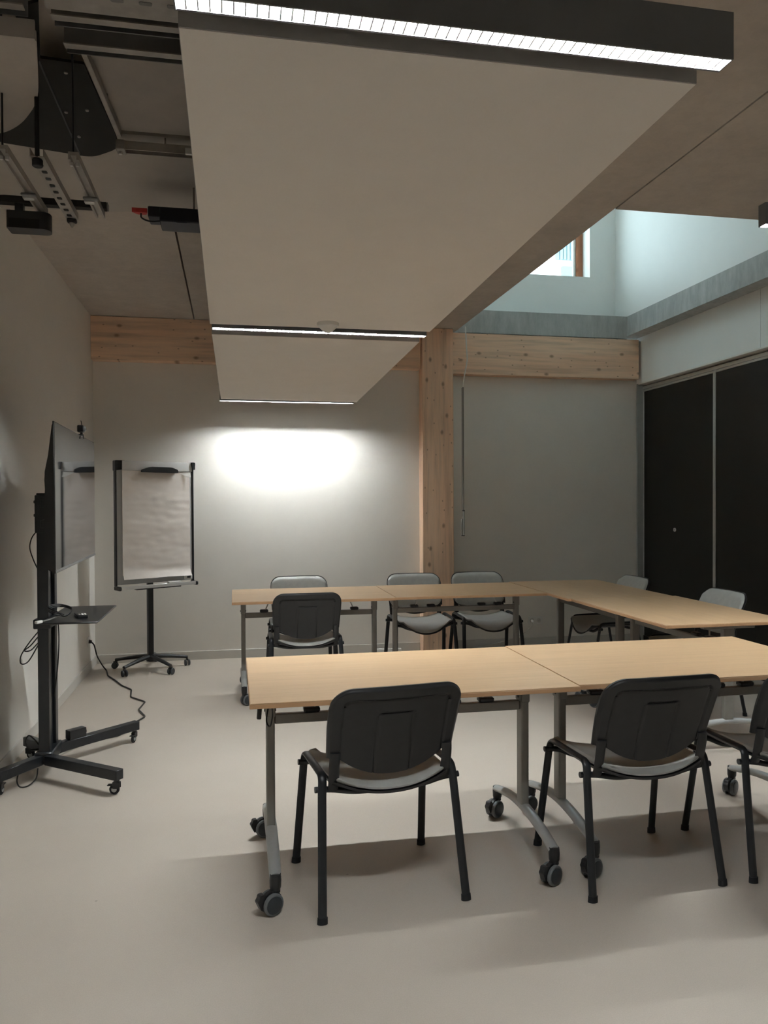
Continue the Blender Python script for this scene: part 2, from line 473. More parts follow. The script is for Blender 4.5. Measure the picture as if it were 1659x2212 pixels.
# ------------------------------------------------------------------ outside the roof window
t = thing('outside_building', 'pale facade with blue grey cladding seen through the roof window', 'building', (3.5, 12.0, 0))
bm = new(); box(bm, (-6, 0, 0), (4, 0.4, 6.3)); obj('facade_wall', bm, 'facade', t, False)
for k in range(10):
    bm = new(); box(bm, (1.74+k*0.062, -0.05, 5.40), (1.79+k*0.062, -0.001, 6.28)); obj('cladding_slat', bm, 'cladding', t, False)
bm = new(); box(bm, (1.84, -0.06, 5.14), (2.25, -0.001, 5.29)); obj('window_strip', bm, 'cladding', t, False)

# ------------------------------------------------------------------ suspended rafts and linear lamps
ZP = 2.312
def raft(name, q, label):
    cx = sum(p[0] for p in q)/4; cyy = sum(p[1] for p in q)/4
    t = thing(name, label, 'ceiling panel', (cx, cyy, ZP), 0, 'white rafts hung below the ceiling')
    loc = [(x-cx, y-cyy) for x, y in q]
    bm = new(); prism(bm, loc, 0, 0.0015); prism(bm, [(x*0.999, y*0.999) for x, y in loc], 0.0016, 0.042)
    # edge band follows in a second part
    obj('raft_board', bm, 'raft', t, False)
    bm = new()
    for i in range(4):
        a = Vector((*loc[i], 0.022)); b = Vector((*loc[(i+1) % 4], 0.022))
        bar(bm, a, b, 0.003, 0.040, 0)
    obj('edge_band', bm, 'raftedge', t, False)
    for sx in (-0.3, 0.3):
        for sy in (-0.8, 0.8):
            bm = new(); sweep(bm, [(sx, sy, 0.04), (sx, sy, ZC-ZP)], 0.0015, n=6); obj('hanger_wire', bm, 'alu', t)
    return t
raft('ceiling_raft', [(-0.093, 1.508), (0.980, 1.507), (1.019, 3.938), (-0.105, 3.954)], 'large white raft hung just beyond the brightest lamp, carrying the smoke detector')
raft('ceiling_raft', [(-0.102, 4.195), (1.026, 4.200), (1.088, 6.825), (-0.094, 6.785)], 'farther white raft hung between two lit strips, in front of the back wall')

blade_mesh = None
def lamp(x0, x1, y, z, label, hang=0.25, dim=1.0):
    global blade_mesh
    L = x1-x0
    t = thing('linear_lamp', label, 'lamp', (x0, y, z), 0, 'louvred strip lamps hung from the ceiling')
    w = 0.024; h = 0.095
    bm = new()
    box(bm, (0, -w, 0.0), (L, -w+0.003, h)); box(bm, (0, w-0.003, 0.0), (L, w, h)); box(bm, (0, -w+0.003, h-0.003), (L, w-0.003, h))
    box(bm, (0, -w+0.003, 0.0), (0.003, w-0.003, h-0.003)); box(bm, (L-0.003, -w+0.003, 0.0), (L, w-0.003, h-0.003))
    obj('housing', bm, 'housing', t, False)
    bm = new(); sweep(bm, [(0.006, 0, 0.0245), (L-0.006, 0, 0.0245)], 0.008, n=12); obj('lit_tube', bm, emit('lit_tube', (0.93, 0.985, 1.0), LAMP*dim), t)
    bm = new(); box(bm, (0.004, -w+0.0052, 0.0345), (L-0.004, w-0.0052, 0.036)); obj('reflector_top', bm, 'louvre', t, False)
    bm = new(); box(bm, (0.004, -w+0.0035, 0.0005), (L-0.004, -w+0.005, 0.0345)); box(bm, (0.004, w-0.005, 0.0005), (L-0.004, w-0.0035, 0.0345))
    obj('reflector', bm, 'reflector', t, False)
    n = int(round(L/0.021))
    if blade_mesh is None:
        b = new(); box(b, (-0.0016, -w+0.006, 0.0), (0.0016, w-0.006, 0.005))
        o = obj('louvre_blade', b, 'louvre', t, False); blade_mesh = o.data
        o.location = (L/n, 0, 0.001); st = 2
    else: st = 1
    for k in range(st, n):
        o = bpy.data.objects.new('louvre_blade', blade_mesh); COL.objects.link(o); o.parent = t
        o.location = (k*L/n, 0, 0.001)
    for sx in (hang, 0.55):
        bm = new(); sweep(bm, [(L*sx, 0, h-0.003), (L*sx, 0, ZC-z)], 0.0015, n=6); obj('hanger_wire', bm, 'alu', t)
    return t
lamp(-0.098, 1.000, 1.432, ZP, 'brightest and nearest strip lamp, in front of the larger white raft', 0.25, 0.62)
lamp(-0.099, 1.026, 4.058, ZP, 'strip lamp between the two white rafts', 0.25, 1.1)
lamp(-0.106, 1.075, 6.915, ZP, 'strip lamp close to the back wall, beyond the farther white raft', 0.25, 0.70)
lamp(2.285, 3.40, 3.02, 2.625, 'strip lamp below the concrete soffit beside the roof light', 0.4)
lamp(2.285, 3.40, -2.2, 2.625, 'added unseen strip lamp near the front wall, behind the viewer, for fill light', 0.4)  # extra lamp out of view, added to raise the bounced light in the room

# smoke detector
t = thing('smoke_detector', 'small white conical smoke detector under the larger raft', 'detector', (0.470, 3.835, ZP))
bm = new(); lathe(bm, [(0.054, -0.0002), (0.055, -0.004), (0.053, -0.016), (0.048, -0.018)], None, 28); obj('detector_base', bm, 'plug', t)
bm = new(); lathe(bm, [(0.046, -0.0175), (0.040, -0.026), (0.022, -0.041), (0.012, -0.047), (0.0, -0.048)], None, 28); obj('detector_head', bm, 'plug', t)

# ------------------------------------------------------------------ building services at the ceiling, top left
t = thing('ventilation_duct', 'wide pale grey flat duct with a rounded end under the ceiling', 'duct', (-0.60, 3.9, 2.99))
bm = new(); prism(bm, rpoly([(-0.60, -0.45), (0.62, -0.45), (0.62, 0.22), (0.30, 0.40), (0.16, 0.45), (-0.06, 0.484), (-0.60, 0.53)], [0, 0.1, 0.10, 0.2, 0.1, 0.1, 0.02]), 0.0, 0.069); obj('duct_body', bm, 'duct', t)

t = thing('black_soffit_plate', 'black plate with a rounded corner under the ventilation duct', 'plate', (-0.6, 3.1, 2.955))
poly = [(-0.058, -0.511), (0.027, -0.561), (-0.041, -0.241), (0.099, -0.230), (0.131, 0.296), (0.129, 0.416), (0.0, 0.531), (-0.36, 0.451), (-0.36, 0.10), (-0.10, 0.006)]
bm = new(); prism(bm, rpoly(poly, [0, 0, 0.004, 0.004, 0.06, 0.06, 0.05, 0.02, 0.02, 0.02]), 0.0, 0.010); obj('plate_body', bm, 'plate', t)
for x, y in ((0.028, -0.169), (-0.03, 0.125), (0.053, 0.095), (-0.02, 0.33)):
    bm = new(); disc(bm, 0.007, 0.006, T(x, y, -0.003), 10); obj('screw', bm, 'galv', t)
bm = new(); box(bm, (-0.052, -0.23, -0.004), (-0.046, 0.50, -0.0003)); obj('plate_seam', bm, 'blackm', t, False)
for x, y in ((-0.04, -0.45), (0.05, 0.0), (-0.2, 0.3)):
    bm = new(); sweep(bm, [(x, y, 0.010), (x, y, 0.104)], 0.004, n=8); obj('hanger_rod', bm, 'galv', t)

t = thing('ceiling_board', 'pale board with a rounded corner overlapping the black plate, at the left edge', 'board', (-0.85, 2.75, 2.745))
bm = new(); prism(bm, rpoly([(-0.22, -0.38), (0.308, -0.375), (0.233, -0.02), (0.131, 0.162), (0.038, 0.255), (-0.22, 0.27)], [0, 0.01, 0.16, 0.08, 0.10, 0]), 0.0, 0.03); obj('board_body', bm, 'board', t)
bm = new(); box(bm, (-0.22, -0.390, -0.004), (0.306, -0.3805, 0.050)); obj('board_edge', bm, 'board', t, False)
for x, y in ((-0.15, -0.2), (0.1, -0.2)):
    bm = new(); sweep(bm, [(x, y, 0.03), (x, y, ZC-2.745)], 0.004, n=8); obj('hanger_rod', bm, 'galv', t)

t = thing('ceiling_board', 'pale flat board between the slanting rail and the larger raft', 'board', (-0.2, 3.1, 2.996))
bm = new(); prism(bm, [(-0.30, -0.34), (0.55, -0.34), (0.55, 0.335), (-0.27, 0.335)], 0.0, 0.018); obj('board_body', bm, 'board', t, False)
bm = new(); box(bm, (-0.30, -0.352, -0.003), (0.55, -0.3405, 0.02)); obj('board_edge', bm, 'board', t, False)
for x, y in ((-0.1, -0.2), (0.4, -0.2), (0.1, 0.2)):
    bm = new(); sweep(bm, [(x, y, 0.018), (x, y, ZC-2.996)], 0.004, n=8); obj('hanger_rod', bm, 'galv', t)

def channel(x0, x1, y, z, label, h=0.085, w=0.05, m='darkch'):
    t = thing('steel_channel', label, 'channel', (x0, y, z), 0, 'steel channels across the ceiling services')
    L = x1-x0
    bm = new(); box(bm, (0, 0, 0), (L, 0.004, h)); box(bm, (0, w-0.004, 0), (L, w, h)); box(bm, (0, 0.004, h-0.004), (L, w-0.004, h))
    obj('channel_body', bm, m, t, False)
    bm = new(); box(bm, (0, -0.012, -0.004), (L, 0.016, -0.0002)); obj('channel_lip', bm, 'galv', t, False)
    for x in (0.06, L-0.15):
        bm = new(); sweep(bm, [(x, w/2, h-0.002), (x, w/2, ZC-z)], 0.004, n=8); obj('hanger_rod', bm, 'galv', t)
    return t
channel(-0.50, 0.45, 2.540, 2.835, 'dark steel channel crossing above the black plate, behind the larger raft')
channel(-0.50, 0.45, 2.365, 2.815, 'dark steel channel with a pale lip, nearer the brightest lamp')
channel(-0.95, -0.56, 2.31, 2.80, 'short steel channel with a pale lip in the top left corner')
t = thing('slotted_tray', 'pale perforated cable tray beside the brightest lamp at the left', 'tray', (-0.50, 2.20, 2.80))
bm = new(); box(bm, (0, 0, 0), (0.9, 0.11, 0.003)); box(bm, (0, 0.107, 0.003), (0.9, 0.11, 0.05)); obj('tray_body', bm, 'galv', t, False)
for k in range(9):
    bm = new(); prism(bm, rpoly([(0.03+k*0.075, 0.03), (0.065+k*0.075, 0.03), (0.065+k*0.075, 0.045), (0.03+k*0.075, 0.045)], 0.007, 4), -0.0015, -0.0002); obj('slot', bm, 'darkch', t)
for x in (0.1, 0.7):
    bm = new(); sweep(bm, [(x, 0.09, 0.003), (x, 0.09, ZC-2.80)], 0.004, n=8); obj('hanger_rod', bm, 'galv', t)

t = thing('angled_rail', 'slanting greenish steel rail along the edge of the black plate', 'rail', (-0.487, 2.79, 2.963))
bm = new(); bar(bm, (0, 0, 0), (0.032, 0.60, 0), 0.020, 0.03); obj('rail_body', bm, 'galv', t)
for y in (0.06, 0.35):
    bm = new(); sweep(bm, [(0.004+y*0.053, y, 0.012), (0.004+y*0.053, y, (ZC-2.963) if y < 0.08 else 0.0325)], 0.004, n=8); obj('hanger_rod', bm, 'galv', t)

t = thing('strut_rail', 'steel strut rail crossing from the black plate to the larger raft', 'rail', (-0.475, 3.46, 2.92))
bm = new(); box(bm, (0.03, -0.022, 0), (0.60, -0.018, 0.036)); box(bm, (0.03, 0.018, 0), (0.60, 0.022, 0.036)); box(bm, (0.03, -0.018, 0.032), (0.60, 0.018, 0.036)); obj('rail_body', bm, 'galv', t, False)
bm = new(); box(bm, (0, -0.030, -0.004), (0.038, 0.030, 0.037), 0.003); obj('end_bracket', bm, 'galv', t)
bm = new(); disc(bm, 0.009, 0.012, T(0.016, 0, -0.009), 6); obj('bolt', bm, 'alu', t)
bm = new(); box(bm, (0.285, -0.036, -0.006), (0.320, -0.0225, 0.02), 0.002); obj('beam_clamp', bm, 'alu', t)
bm = new(); sweep(bm, [(0.2, 0, 0.035), (0.2, 0, 2.9903-2.92)], 0.004, n=8); obj('hanger_rod', bm, 'galv', t)

ZR = 2.55
def rail(x, y0, y1, label, kind, ztop):
    t = thing('hanger_rail', label, 'rail', (x, y0, ZR), 0, 'steel rails hung below the ventilation duct')
    L = y1-y0
    if kind == 'perforated':
        bm = new(); box(bm, (-0.022, 0, 0), (0.022, L, 0.003)); box(bm, (0.019, 0, 0.003), (0.022, L, 0.026)); box(bm, (-0.022, 0, 0.003), (-0.019, L, 0.026))
        obj('rail_body', bm, 'galv', t, False)
        for k in range(9):
            bm = new(); yy = 0.06+k*(L-0.11)/8
            prism(bm, rpoly([(-0.011, yy-0.010), (0.006, yy-0.010), (0.006, yy+0.010), (-0.011, yy+0.010)], 0.005, 4), -0.0015, -0.0002)
            obj('slot', bm, 'plate', t)
        bm = new(); disc(bm, 0.017, 0.024, T(-0.002, 0.018, -0.013), 16); obj('rubber_buffer', bm, 'rubber', t)
        bm = new(); box(bm, (-0.018, L-0.022, -0.016), (0.018, L, -0.0005), 0.003); obj('end_block', bm, 'rubber', t)
        bm = new(); lathe(bm, [(0.011, 0), (0.009, 0.008), (0.003, 0.017), (0.0, 0.019)], T(0, L-0.010, -0.0165) @ RX(PI), 12); obj('end_screw', bm, 'galv', t)
        bm = new(); sweep(bm, [(0.0, 0.006, 0.0005), (0.0, 0.006, ztop-ZR)], 0.0075, n=10); obj('hanger_rod', bm, 'plate', t)
    else:
        for q in (-0.015, 0.011):
            bm = new(); box(bm, (q, 0, 0), (q+0.007, L, 0.026)); obj('rail_lip', bm, 'galv', t, False)
        bm = new(); box(bm, (-0.0078, 0.001, 0.014), (0.0108, L-0.001, 0.026)); obj('rail_web', bm, 'galv', t, False)
        bm = new(); box(bm, (-0.026, L*0.58, -0.010), (0.027, L*0.58+0.022, -0.0005), 0.003); obj('clamp', bm, 'darkch', t)
        bm = new(); box(bm, (-0.027, L*0.62+0.010, -0.011), (0.010, L*0.62+0.034, -0.0005), 0.003); obj('clip', bm, 'alu', t)
        for q in (-0.008, 0.010):
            bm = new(); disc(bm, 0.006, 0.012, T(q, 0.022, -0.007), 8); obj('bolt', bm, 'alu', t)
        bm = new(); sweep(bm, [(0.0, 0.008, 0.0145), (0.0, 0.008, ztop-ZR)], 0.0035, n=8); obj('hanger_rod', bm, 'blackm', t)
    return t
rail(-0.722, 2.69, 3.245, 'left steel rail with a pale clip below the grey duct', 'plain', ZC)
rail(-0.619, 2.70, 3.272, 'perforated steel rail with dark holes, middle of three below the grey duct', 'perforated', 2.9545)
rail(-0.508, 2.70, 3.235, 'steel rail with two lips and a pale clip, right of the perforated rail', 'plain', ZC)

t = thing('black_crossbar', 'flat black bar lying across the far ends of the three steel rails', 'bar', (-0.87, 3.215, 2.5765))
bm = new(); prism(bm, rpoly([(-0.08, 0.0), (0.02, -0.022), (0.39, -0.018), (0.39, 0.015), (-0.08, 0.015)], 0), 0.0, 0.026); obj('bar_body', bm, 'plate', t)
bm = new(); box(bm, (0.392, -0.018, 0.001), (0.396, 0.015, 0.025)); obj('bar_end_plate', bm, 'darkch', t)
bm = new(); sweep(bm, [(-0.06, 0.0, 0.026), (-0.06, 0.0, 2.9545-2.5765)], 0.004, n=8); obj('hanger_rod', bm, 'galv', t)

t = thing('black_speaker_box', 'black box with a rounded end hung by the left wall below the crossbar', 'box', (-0.765, 3.20, 2.4815))
bm = new(); prism(bm, rpoly([(-0.080, -0.005), (0.076, -0.005), (0.076, 0.072), (-0.080, 0.072)], [0.006, 0.035, 0.035, 0.006]), 0.0, 0.066); obj('box_body', bm, 'black', t)
bm = new(); prism(bm, rpoly([(-0.072, -0.004), (0.040, -0.004), (0.040, -0.0055), (-0.072, -0.0055)], 0), 0.0, 0.036); obj('box_opening', bm, 'plate', t)
bm = new(); lathe(bm, [(0.016, 0), (0.014, 0.0012), (0.010, 0.0018)], T(0.028, 0.025, 0.0662), 14); obj('mount_knob', bm, 'galv', t)
bm = new(); box(bm, (-0.050, 0.000, 0.0662), (-0.02, 0.026, 0.0948)); obj('mount_tab', bm, 'blackm', t)

t = thing('dark_junction_box', 'dark blue black box under the duct beside the larger raft', 'box', (-0.28, 3.93, 2.80))
bm = new(); box(bm, (-0.115, -0.02, 0.012), (0.0, 0.10, 0.062), 0.004); box(bm, (-0.06, -0.025, -0.010), (0.30, 0.12, 0.060), 0.004); obj('box_body', bm, 'navy', t)
bm = new(); box(bm, (0.02, -0.027, -0.013), (0.07, 0.05, -0.0105)); obj('box_clip', bm, 'navy', t)
bm = new(); prism(bm, rpoly([(-0.195, 0), (-0.118, 0), (-0.125, 0.03), (-0.165, 0.035)], 0.008), 0.035, 0.056); obj('connector', bm, 'red', t)
bm = new(); sweep(bm, spline([(-0.15, 0.015, 0.035), (-0.145, 0.0, 0.008), (-0.105, -0.01, -0.010), (-0.055, -0.005, -0.004)], 6), 0.004, n=8); obj('box_cable', bm, 'cable', t)
bm = new(); sweep(bm, [(0.1, 0.05, 0.055), (0.1, 0.05, 2.9903-2.80)], 0.005, n=8); obj('hanger_rod', bm, 'galv', t)

# ------------------------------------------------------------------ blind crank on the back wall
t = thing('crank_rod', 'thin grey crank rod on a white cord beside the timber column', 'rod', (2.125, 7.0, 0))
bm = new(); sweep(bm, spline([(0.0, -0.02, 2.49), (0.012, -0.02, 2.59), (0.040, -0.02, 2.74), (0.038, -0.02, 2.82), (0.028, -0.03, 2.94), (0.022, -0.03, ZC+0.001)], 6), 0.006, n=8); obj('cord', bm, 'plug', t)
bm = new(); sweep(bm, [(0, -0.02, 1.34), (0, -0.02, 2.495)], 0.0075, n=10); obj('rod_tube', bm, 'grey', t)
bm = new(); sweep(bm, [(-0.010, -0.012, 1.28), (-0.010, -0.012, 2.49)], 0.0022, n=6); obj('guide_wire', bm, 'darkch', t)
bm = new(); sweep(bm, [(0.004, -0.02, 1.11), (0.004, -0.02, 1.335)], 0.009, n=12); obj('handle', bm, 'greyl', t)
bm = new(); box(bm, (-0.018, -0.024, 1.105), (-0.004, 0.0, 1.26), 0.003); obj('handle_clip', bm, 'grey', t)
bm = new(); box(bm, (-0.02, -0.03, 1.098), (0.012, -0.008, 1.108), 0.003); disc(bm, 0.011, 0.012, T(0.002, -0.02, 1.338)); obj('handle_cap', bm, 'black', t)

# ------------------------------------------------------------------ chairs
def seat_height(u, v):
    """height of the saddle-shaped seat; u across -1..1, v rear 0..1 front"""
    z = 0.472 - (1-abs(u)**2.3)*(0.034+0.006*v)
    z += 0.006*(1-v)**3*(abs(u)**2)
    if v > 0.80: z -= 0.050*((v-0.80)/0.20)**2*(1-0.95*u*u)
    return z

def seat_xy(u, v):
    y = -0.190 + 0.388*v
    hw = 0.212 + 0.012*v
    # rounded plan corners
    c = 0.10
    if v < c: hw -= 0.022*(1-math.sqrt(max(0, 1-((c-v)/c)**2)))
    if v > 1-c: hw -= 0.035*(1-math.sqrt(max(0, 1-((v-1+c)/c)**2)))
    y -= 0.018*(1-u*u)*(1-v)**2
    y += 0.020*(1-u*u)*v**3
    return u*hw, y

def closed_grid(bm, top, bot, nu, nv):
    A = [[bm.verts.new(top(i/(nu), j/(nv))) for j in range(nv+1)] for i in range(nu+1)]
    B = [[bm.verts.new(bot(i/(nu), j/(nv))) for j in range(nv+1)] for i in range(nu+1)]
    for i in range(nu):
        for j in range(nv):
            bm.faces.new((A[i][j], A[i+1][j], A[i+1][j+1], A[i][j+1]))
            bm.faces.new((B[i][j], B[i][j+1], B[i+1][j+1], B[i+1][j]))
    for i in range(nu):
        bm.faces.new((A[i][0], B[i][0], B[i+1][0], A[i+1][0])); bm.faces.new((A[i][nv], A[i+1][nv], B[i+1][nv], B[i][nv]))
    for j in range(nv):
        bm.faces.new((A[0][j], A[0][j+1], B[0][j+1], B[0][j])); bm.faces.new((A[nu][j], B[nu][j], B[nu][j+1], A[nu][j+1]))

def seat_mesh(scale, ztop, zbot, puff=0.0):
    bm = new()
    def f(dz, pf):
        def g(a, b):
            u = 2*a-1; x, y = seat_xy(u, b)
            e = min(1.0, min((1-abs(u))/0.10, b/0.07, (1-b)/0.07))
            e = 1-(1-max(e, 0))**2
            return Vector((x*scale, (y-0.015)*scale+0.015, seat_height(u, b)+dz+pf*(e-1)))
        return g
    closed_grid(bm, f(ztop, puff), f(zbot, -puff*0.3), 30, 26)
    return bm

BW, BZT = 0.238, 0.803
def back_pt(u, v, off, inset=0.0, lobe=True):
    """u -1..1 across, v 0..1 up; off = distance behind (-) or before (+) the shell surface"""
    au = abs(u)
    hw = BW-inset
    x = u*hw
    r = 0.075
    zt = BZT-inset
    if abs(x) > hw-r:
        q = min(1.0, (abs(x)-(hw-r))/r); zt -= r-math.sqrt(max(0, r*r*(1-q*q)))
    zt -= 0.004*au*au
    if lobe:
        k = min(1.0, au/0.84)
        zb = 0.466+inset + 0.072*(k**2.3)
        if au > 0.84: zb = 0.538+inset
    else:
        zb = 0.545 - 0.03*(1-au*au)
        if abs(x) > hw-0.05:
            q = min(1.0, (abs(x)-(hw-0.05))/0.05); zb += 0.05-math.sqrt(max(0, 0.0025*(1-q*q)))
    z = zb+(zt-zb)*v
    x *= 1-0.05*max(0, (0.66-z)/0.2)
    y = -0.185 - 0.40*(z-0.46)*(0.55+0.45*min(1, (z-0.46)/0.34)) + 0.022*u*u
    return Vector((x, y+off, z)), x, z

def smooth01(t):
    t = max(0.0, min(1.0, t)); return t*t*(3-2*t)

def back_relief(x, z):
    """moulded grooves on the rear of the shell"""
    g = 0.0
    def band(d, w=0.0038): return math.exp(-(d/w)**2)
    gx, gt = 0.187, 0.752
    ax = abs(x)
    # big frame groove: two sides and the top
    if z < gt-0.015: g += band(ax-gx)*0.004
    if ax < gx-0.012: g += band(z-gt)*0.004
    if ax >= gx-0.015 and z >= gt-0.018:
        d = math.hypot(ax-(gx-0.015), z-(gt-0.018))-0.0165; g += band(d)*0.004
    # inner field sits slightly deeper
    if ax < gx and z < gt: g += 0.0025*smooth01(min(gx-ax, gt-z)/0.008)
    # centre rectangle, raised edge
    cx_, ct = 0.066, 0.700
    if z < ct-0.008: g += band(ax-cx_, 0.003)*0.003
    if ax < cx_-0.005: g += band(z-ct, 0.003)*0.003
    return g

def make_chair(label, group):
    t = thing('visitor_chair', label, 'chair', (0, 0, 0), 0, group)
    obj('seat_cushion', seat_mesh(1.0, 0.0, -0.022, 0.012), 'vinyl', t, True, 60)
    obj('seat_shell', seat_mesh(1.025, -0.0225, -0.031), 'black', t, True, 50)
    bm = new()
    NU = 104
    us = [math.sin((i/NU-0.5)*PI)*0.15+(i/NU*2-1)*0.85 for i in range(NU+1)]
    def rear(a, b):
        u = us[int(round(a*NU))]; p, x, z = back_pt(u, b, 0)
        e = min(1.0, (1-abs(u))/0.05, (1-b)/0.05)
        p.y += 0.011*(1-smooth01(e)) + 1.6*back_relief(x, z); return p
    def front(a, b):
        u = us[int(round(a*NU))]; return back_pt(u, b, 0.021)[0]
    closed_grid(bm, rear, front, NU, 104)
    obj('backrest_shell', bm, 'black', t, True, 50)
    bm = new()
    def fr(a, b):
        u = us[int(round(a*NU))]; p, x, z = back_pt(u, b, 0.036, 0.004, False)
        e = min(1.0, (1-abs(u))/0.09, (1-b)/0.09, b/0.09); p.y -= 0.018*(1-max(0, e))**2
        return p
    def rr(a, b):
        u = us[int(round(a*NU))]; return back_pt(u, b, 0.0213, 0.004, False)[0]
    closed_grid(bm, fr, rr, NU, 20)
    obj('backrest_cushion', bm, 'vinyl', t, True, 60)
    for s in (-1, 1):
        # plastic upright carrying the backrest
        bm = new()
        P = [(s*0.205, -0.196, 0.56), (s*0.207, -0.190, 0.52), (s*0.206, -0.172, 0.455), (s*0.205, -0.158, 0.423)]
        sweep(bm, spline(P, 4), 0.019, 0.009, n=12, ref=(0, 1, 0)); obj('back_upright', bm, 'black', t)
        # side rail with both bends
        bm = new()
        path = fillet([(s*0.2447, -0.160, 0.405), (s*0.2400, -0.150, 0.470), (s*0.2400, 0.150, 0.462), (s*0.2447, 0.164, 0.405)], 0.045, 6)
        sweep(bm, path, 0.0095, 0.0155, n=14, ref=(s, 0, 0))
        obj('side_rail', bm, 'blackm', t)
        for fb, ytop, yb in ((-1, -0.160, -0.235), (1, 0.164, 0.235)):
            bm = new(); sweep(bm, [(s*0.2447, ytop, 0.405), (s*0.262, yb, 0.014)], 0.0095, 0.0155, n=14, ref=(s, 0, 0))
            lg = obj('leg', bm, 'blackm', t)
            bm = new(); sweep(bm, [(s*0.2612, yb*0.997, 0.022), (s*0.2622, yb*1.001, 0.0005)], 0.0125, 0.0185, n=14, ref=(s, 0, 0), sc=[0.95, 1.0])
            obj('foot_cap', bm, 'rubber', lg)
    for yy in (-0.150, 0.155):
        bm = new(); zc_ = 0.403 if yy < 0 else 0.385; sweep(bm, fillet([(-0.268, yy, 0.424), (-0.205, yy, 0.421), (-0.13, yy, zc_), (0.13, yy, zc_), (0.205, yy, 0.421), (0.268, yy, 0.424)], 0.05, 5), 0.011, 0.011, n=12); obj('crossbar', bm, 'blackm', t)
    return t

GC = 'grey and black visitor chairs around the tables'
proto = make_chair('black backed visitor chair in the foreground, standing at the left front table', GC)
seats = [
    (0.522, 2.840, 6.2, None),
    (1.497, 2.772, 1.8, 'black backed visitor chair in the foreground at the right front table, second from the left'),
    (2.160, 2.765, -2.0, 'visitor chair cut off by the right edge of the photo at the front tables'),
    (0.500, 5.580, 0.0, 'black backed chair inside the table ring, tucked under the far left table'),
    (0.540, 6.240, 180, 'grey chair behind the far left table, facing the black backed one'),
    (1.530, 6.250, 180, 'grey chair behind the far tables, in front of the timber column'),
    (2.100, 6.250, 180, 'grey chair behind the far tables, just right of the timber column'),
    (2.960, 5.820, 90, 'grey chair at the side tables near the back corner, beside the cupboard edge'),
    (3.070, 4.790, 90, 'grey chair at the side tables in front of the dark cupboard doors'),
]
for i, (x, y, a, lab) in enumerate(seats):
    c = proto if i == 0 else copy_tree(proto)
    c.location = (x, y, 0); c.rotation_euler = (0, 0, R(a))
    if lab: c['label'] = lab

# ------------------------------------------------------------------ tables
def add_caster(t, x, y, rot, lock=True):
    """twin-wheel caster, 75 mm wheels; stem at (x, y)"""
    m = T(x, y, 0) @ RZ(rot)
    bm = new(); lathe(bm, [(0.016, 0.078), (0.020, 0.088), (0.021, 0.112), (0.019, 0.132)], m, 18)
    hood = []
    for k in range(11):
        a = R(-10) + k*R(200)/10
        hood.append((0.0405*math.cos(a), 0.0405*math.sin(a)))
    inner = [(0.028*math.cos(R(190)-k*R(200)/10), 0.028*math.sin(R(190)-k*R(200)/10)) for k in range(11)]
    # hood arch between the wheels, axle along local x
    mm = m @ T(0, -0.018, 0.0378) @ RZ(PI/2) @ RX(PI/2)
    prism(bm, hood+inner, -0.009, 0.009, mm)
    prism(bm, [(0.030*math.cos(a), 0.030*math.sin(a)) for a in [2*PI*k/16 for k in range(16)]], -0.006, 0.006, mm)
    box(bm, (-0.014, -0.016, 0.066), (0.014, 0.014, 0.084), 0.004, m)
    ca = obj('caster', bm, 'black', t)
    for s in (-1, 1):
        w = m @ T(s*0.0175, -0.018, 0.0376) @ RY(PI/2)
        bm = new(); disc(bm, 0.0375, 0.015, w, 24, 0.2); wh = obj('wheel', bm, 'tyre', ca)
        bm = new(); lathe(bm, [(0.030, 0), (0.030, 0.0015), (0.026, 0.003), (0.008, 0.004), (0.0, 0.004)], w @ T(0, 0, s*0.0076) @ (Matrix() if s > 0 else RX(PI)), 22)
        obj('wheel_face', bm, 'wheelface', ca)
    if lock:
        bm = new(); prism(bm, rpoly([(-0.022, -0.045), (0.014, -0.062), (0.022, -0.054), (0.034, -0.052), (0.034, -0.032), (0.0, -0.036)], 0.006, 4), -0.011, 0.011, m @ T(0, -0.014, 0.045) @ RY(-PI/2) @ RZ(0))
        obj('brake_lever', bm, 'black', ca)

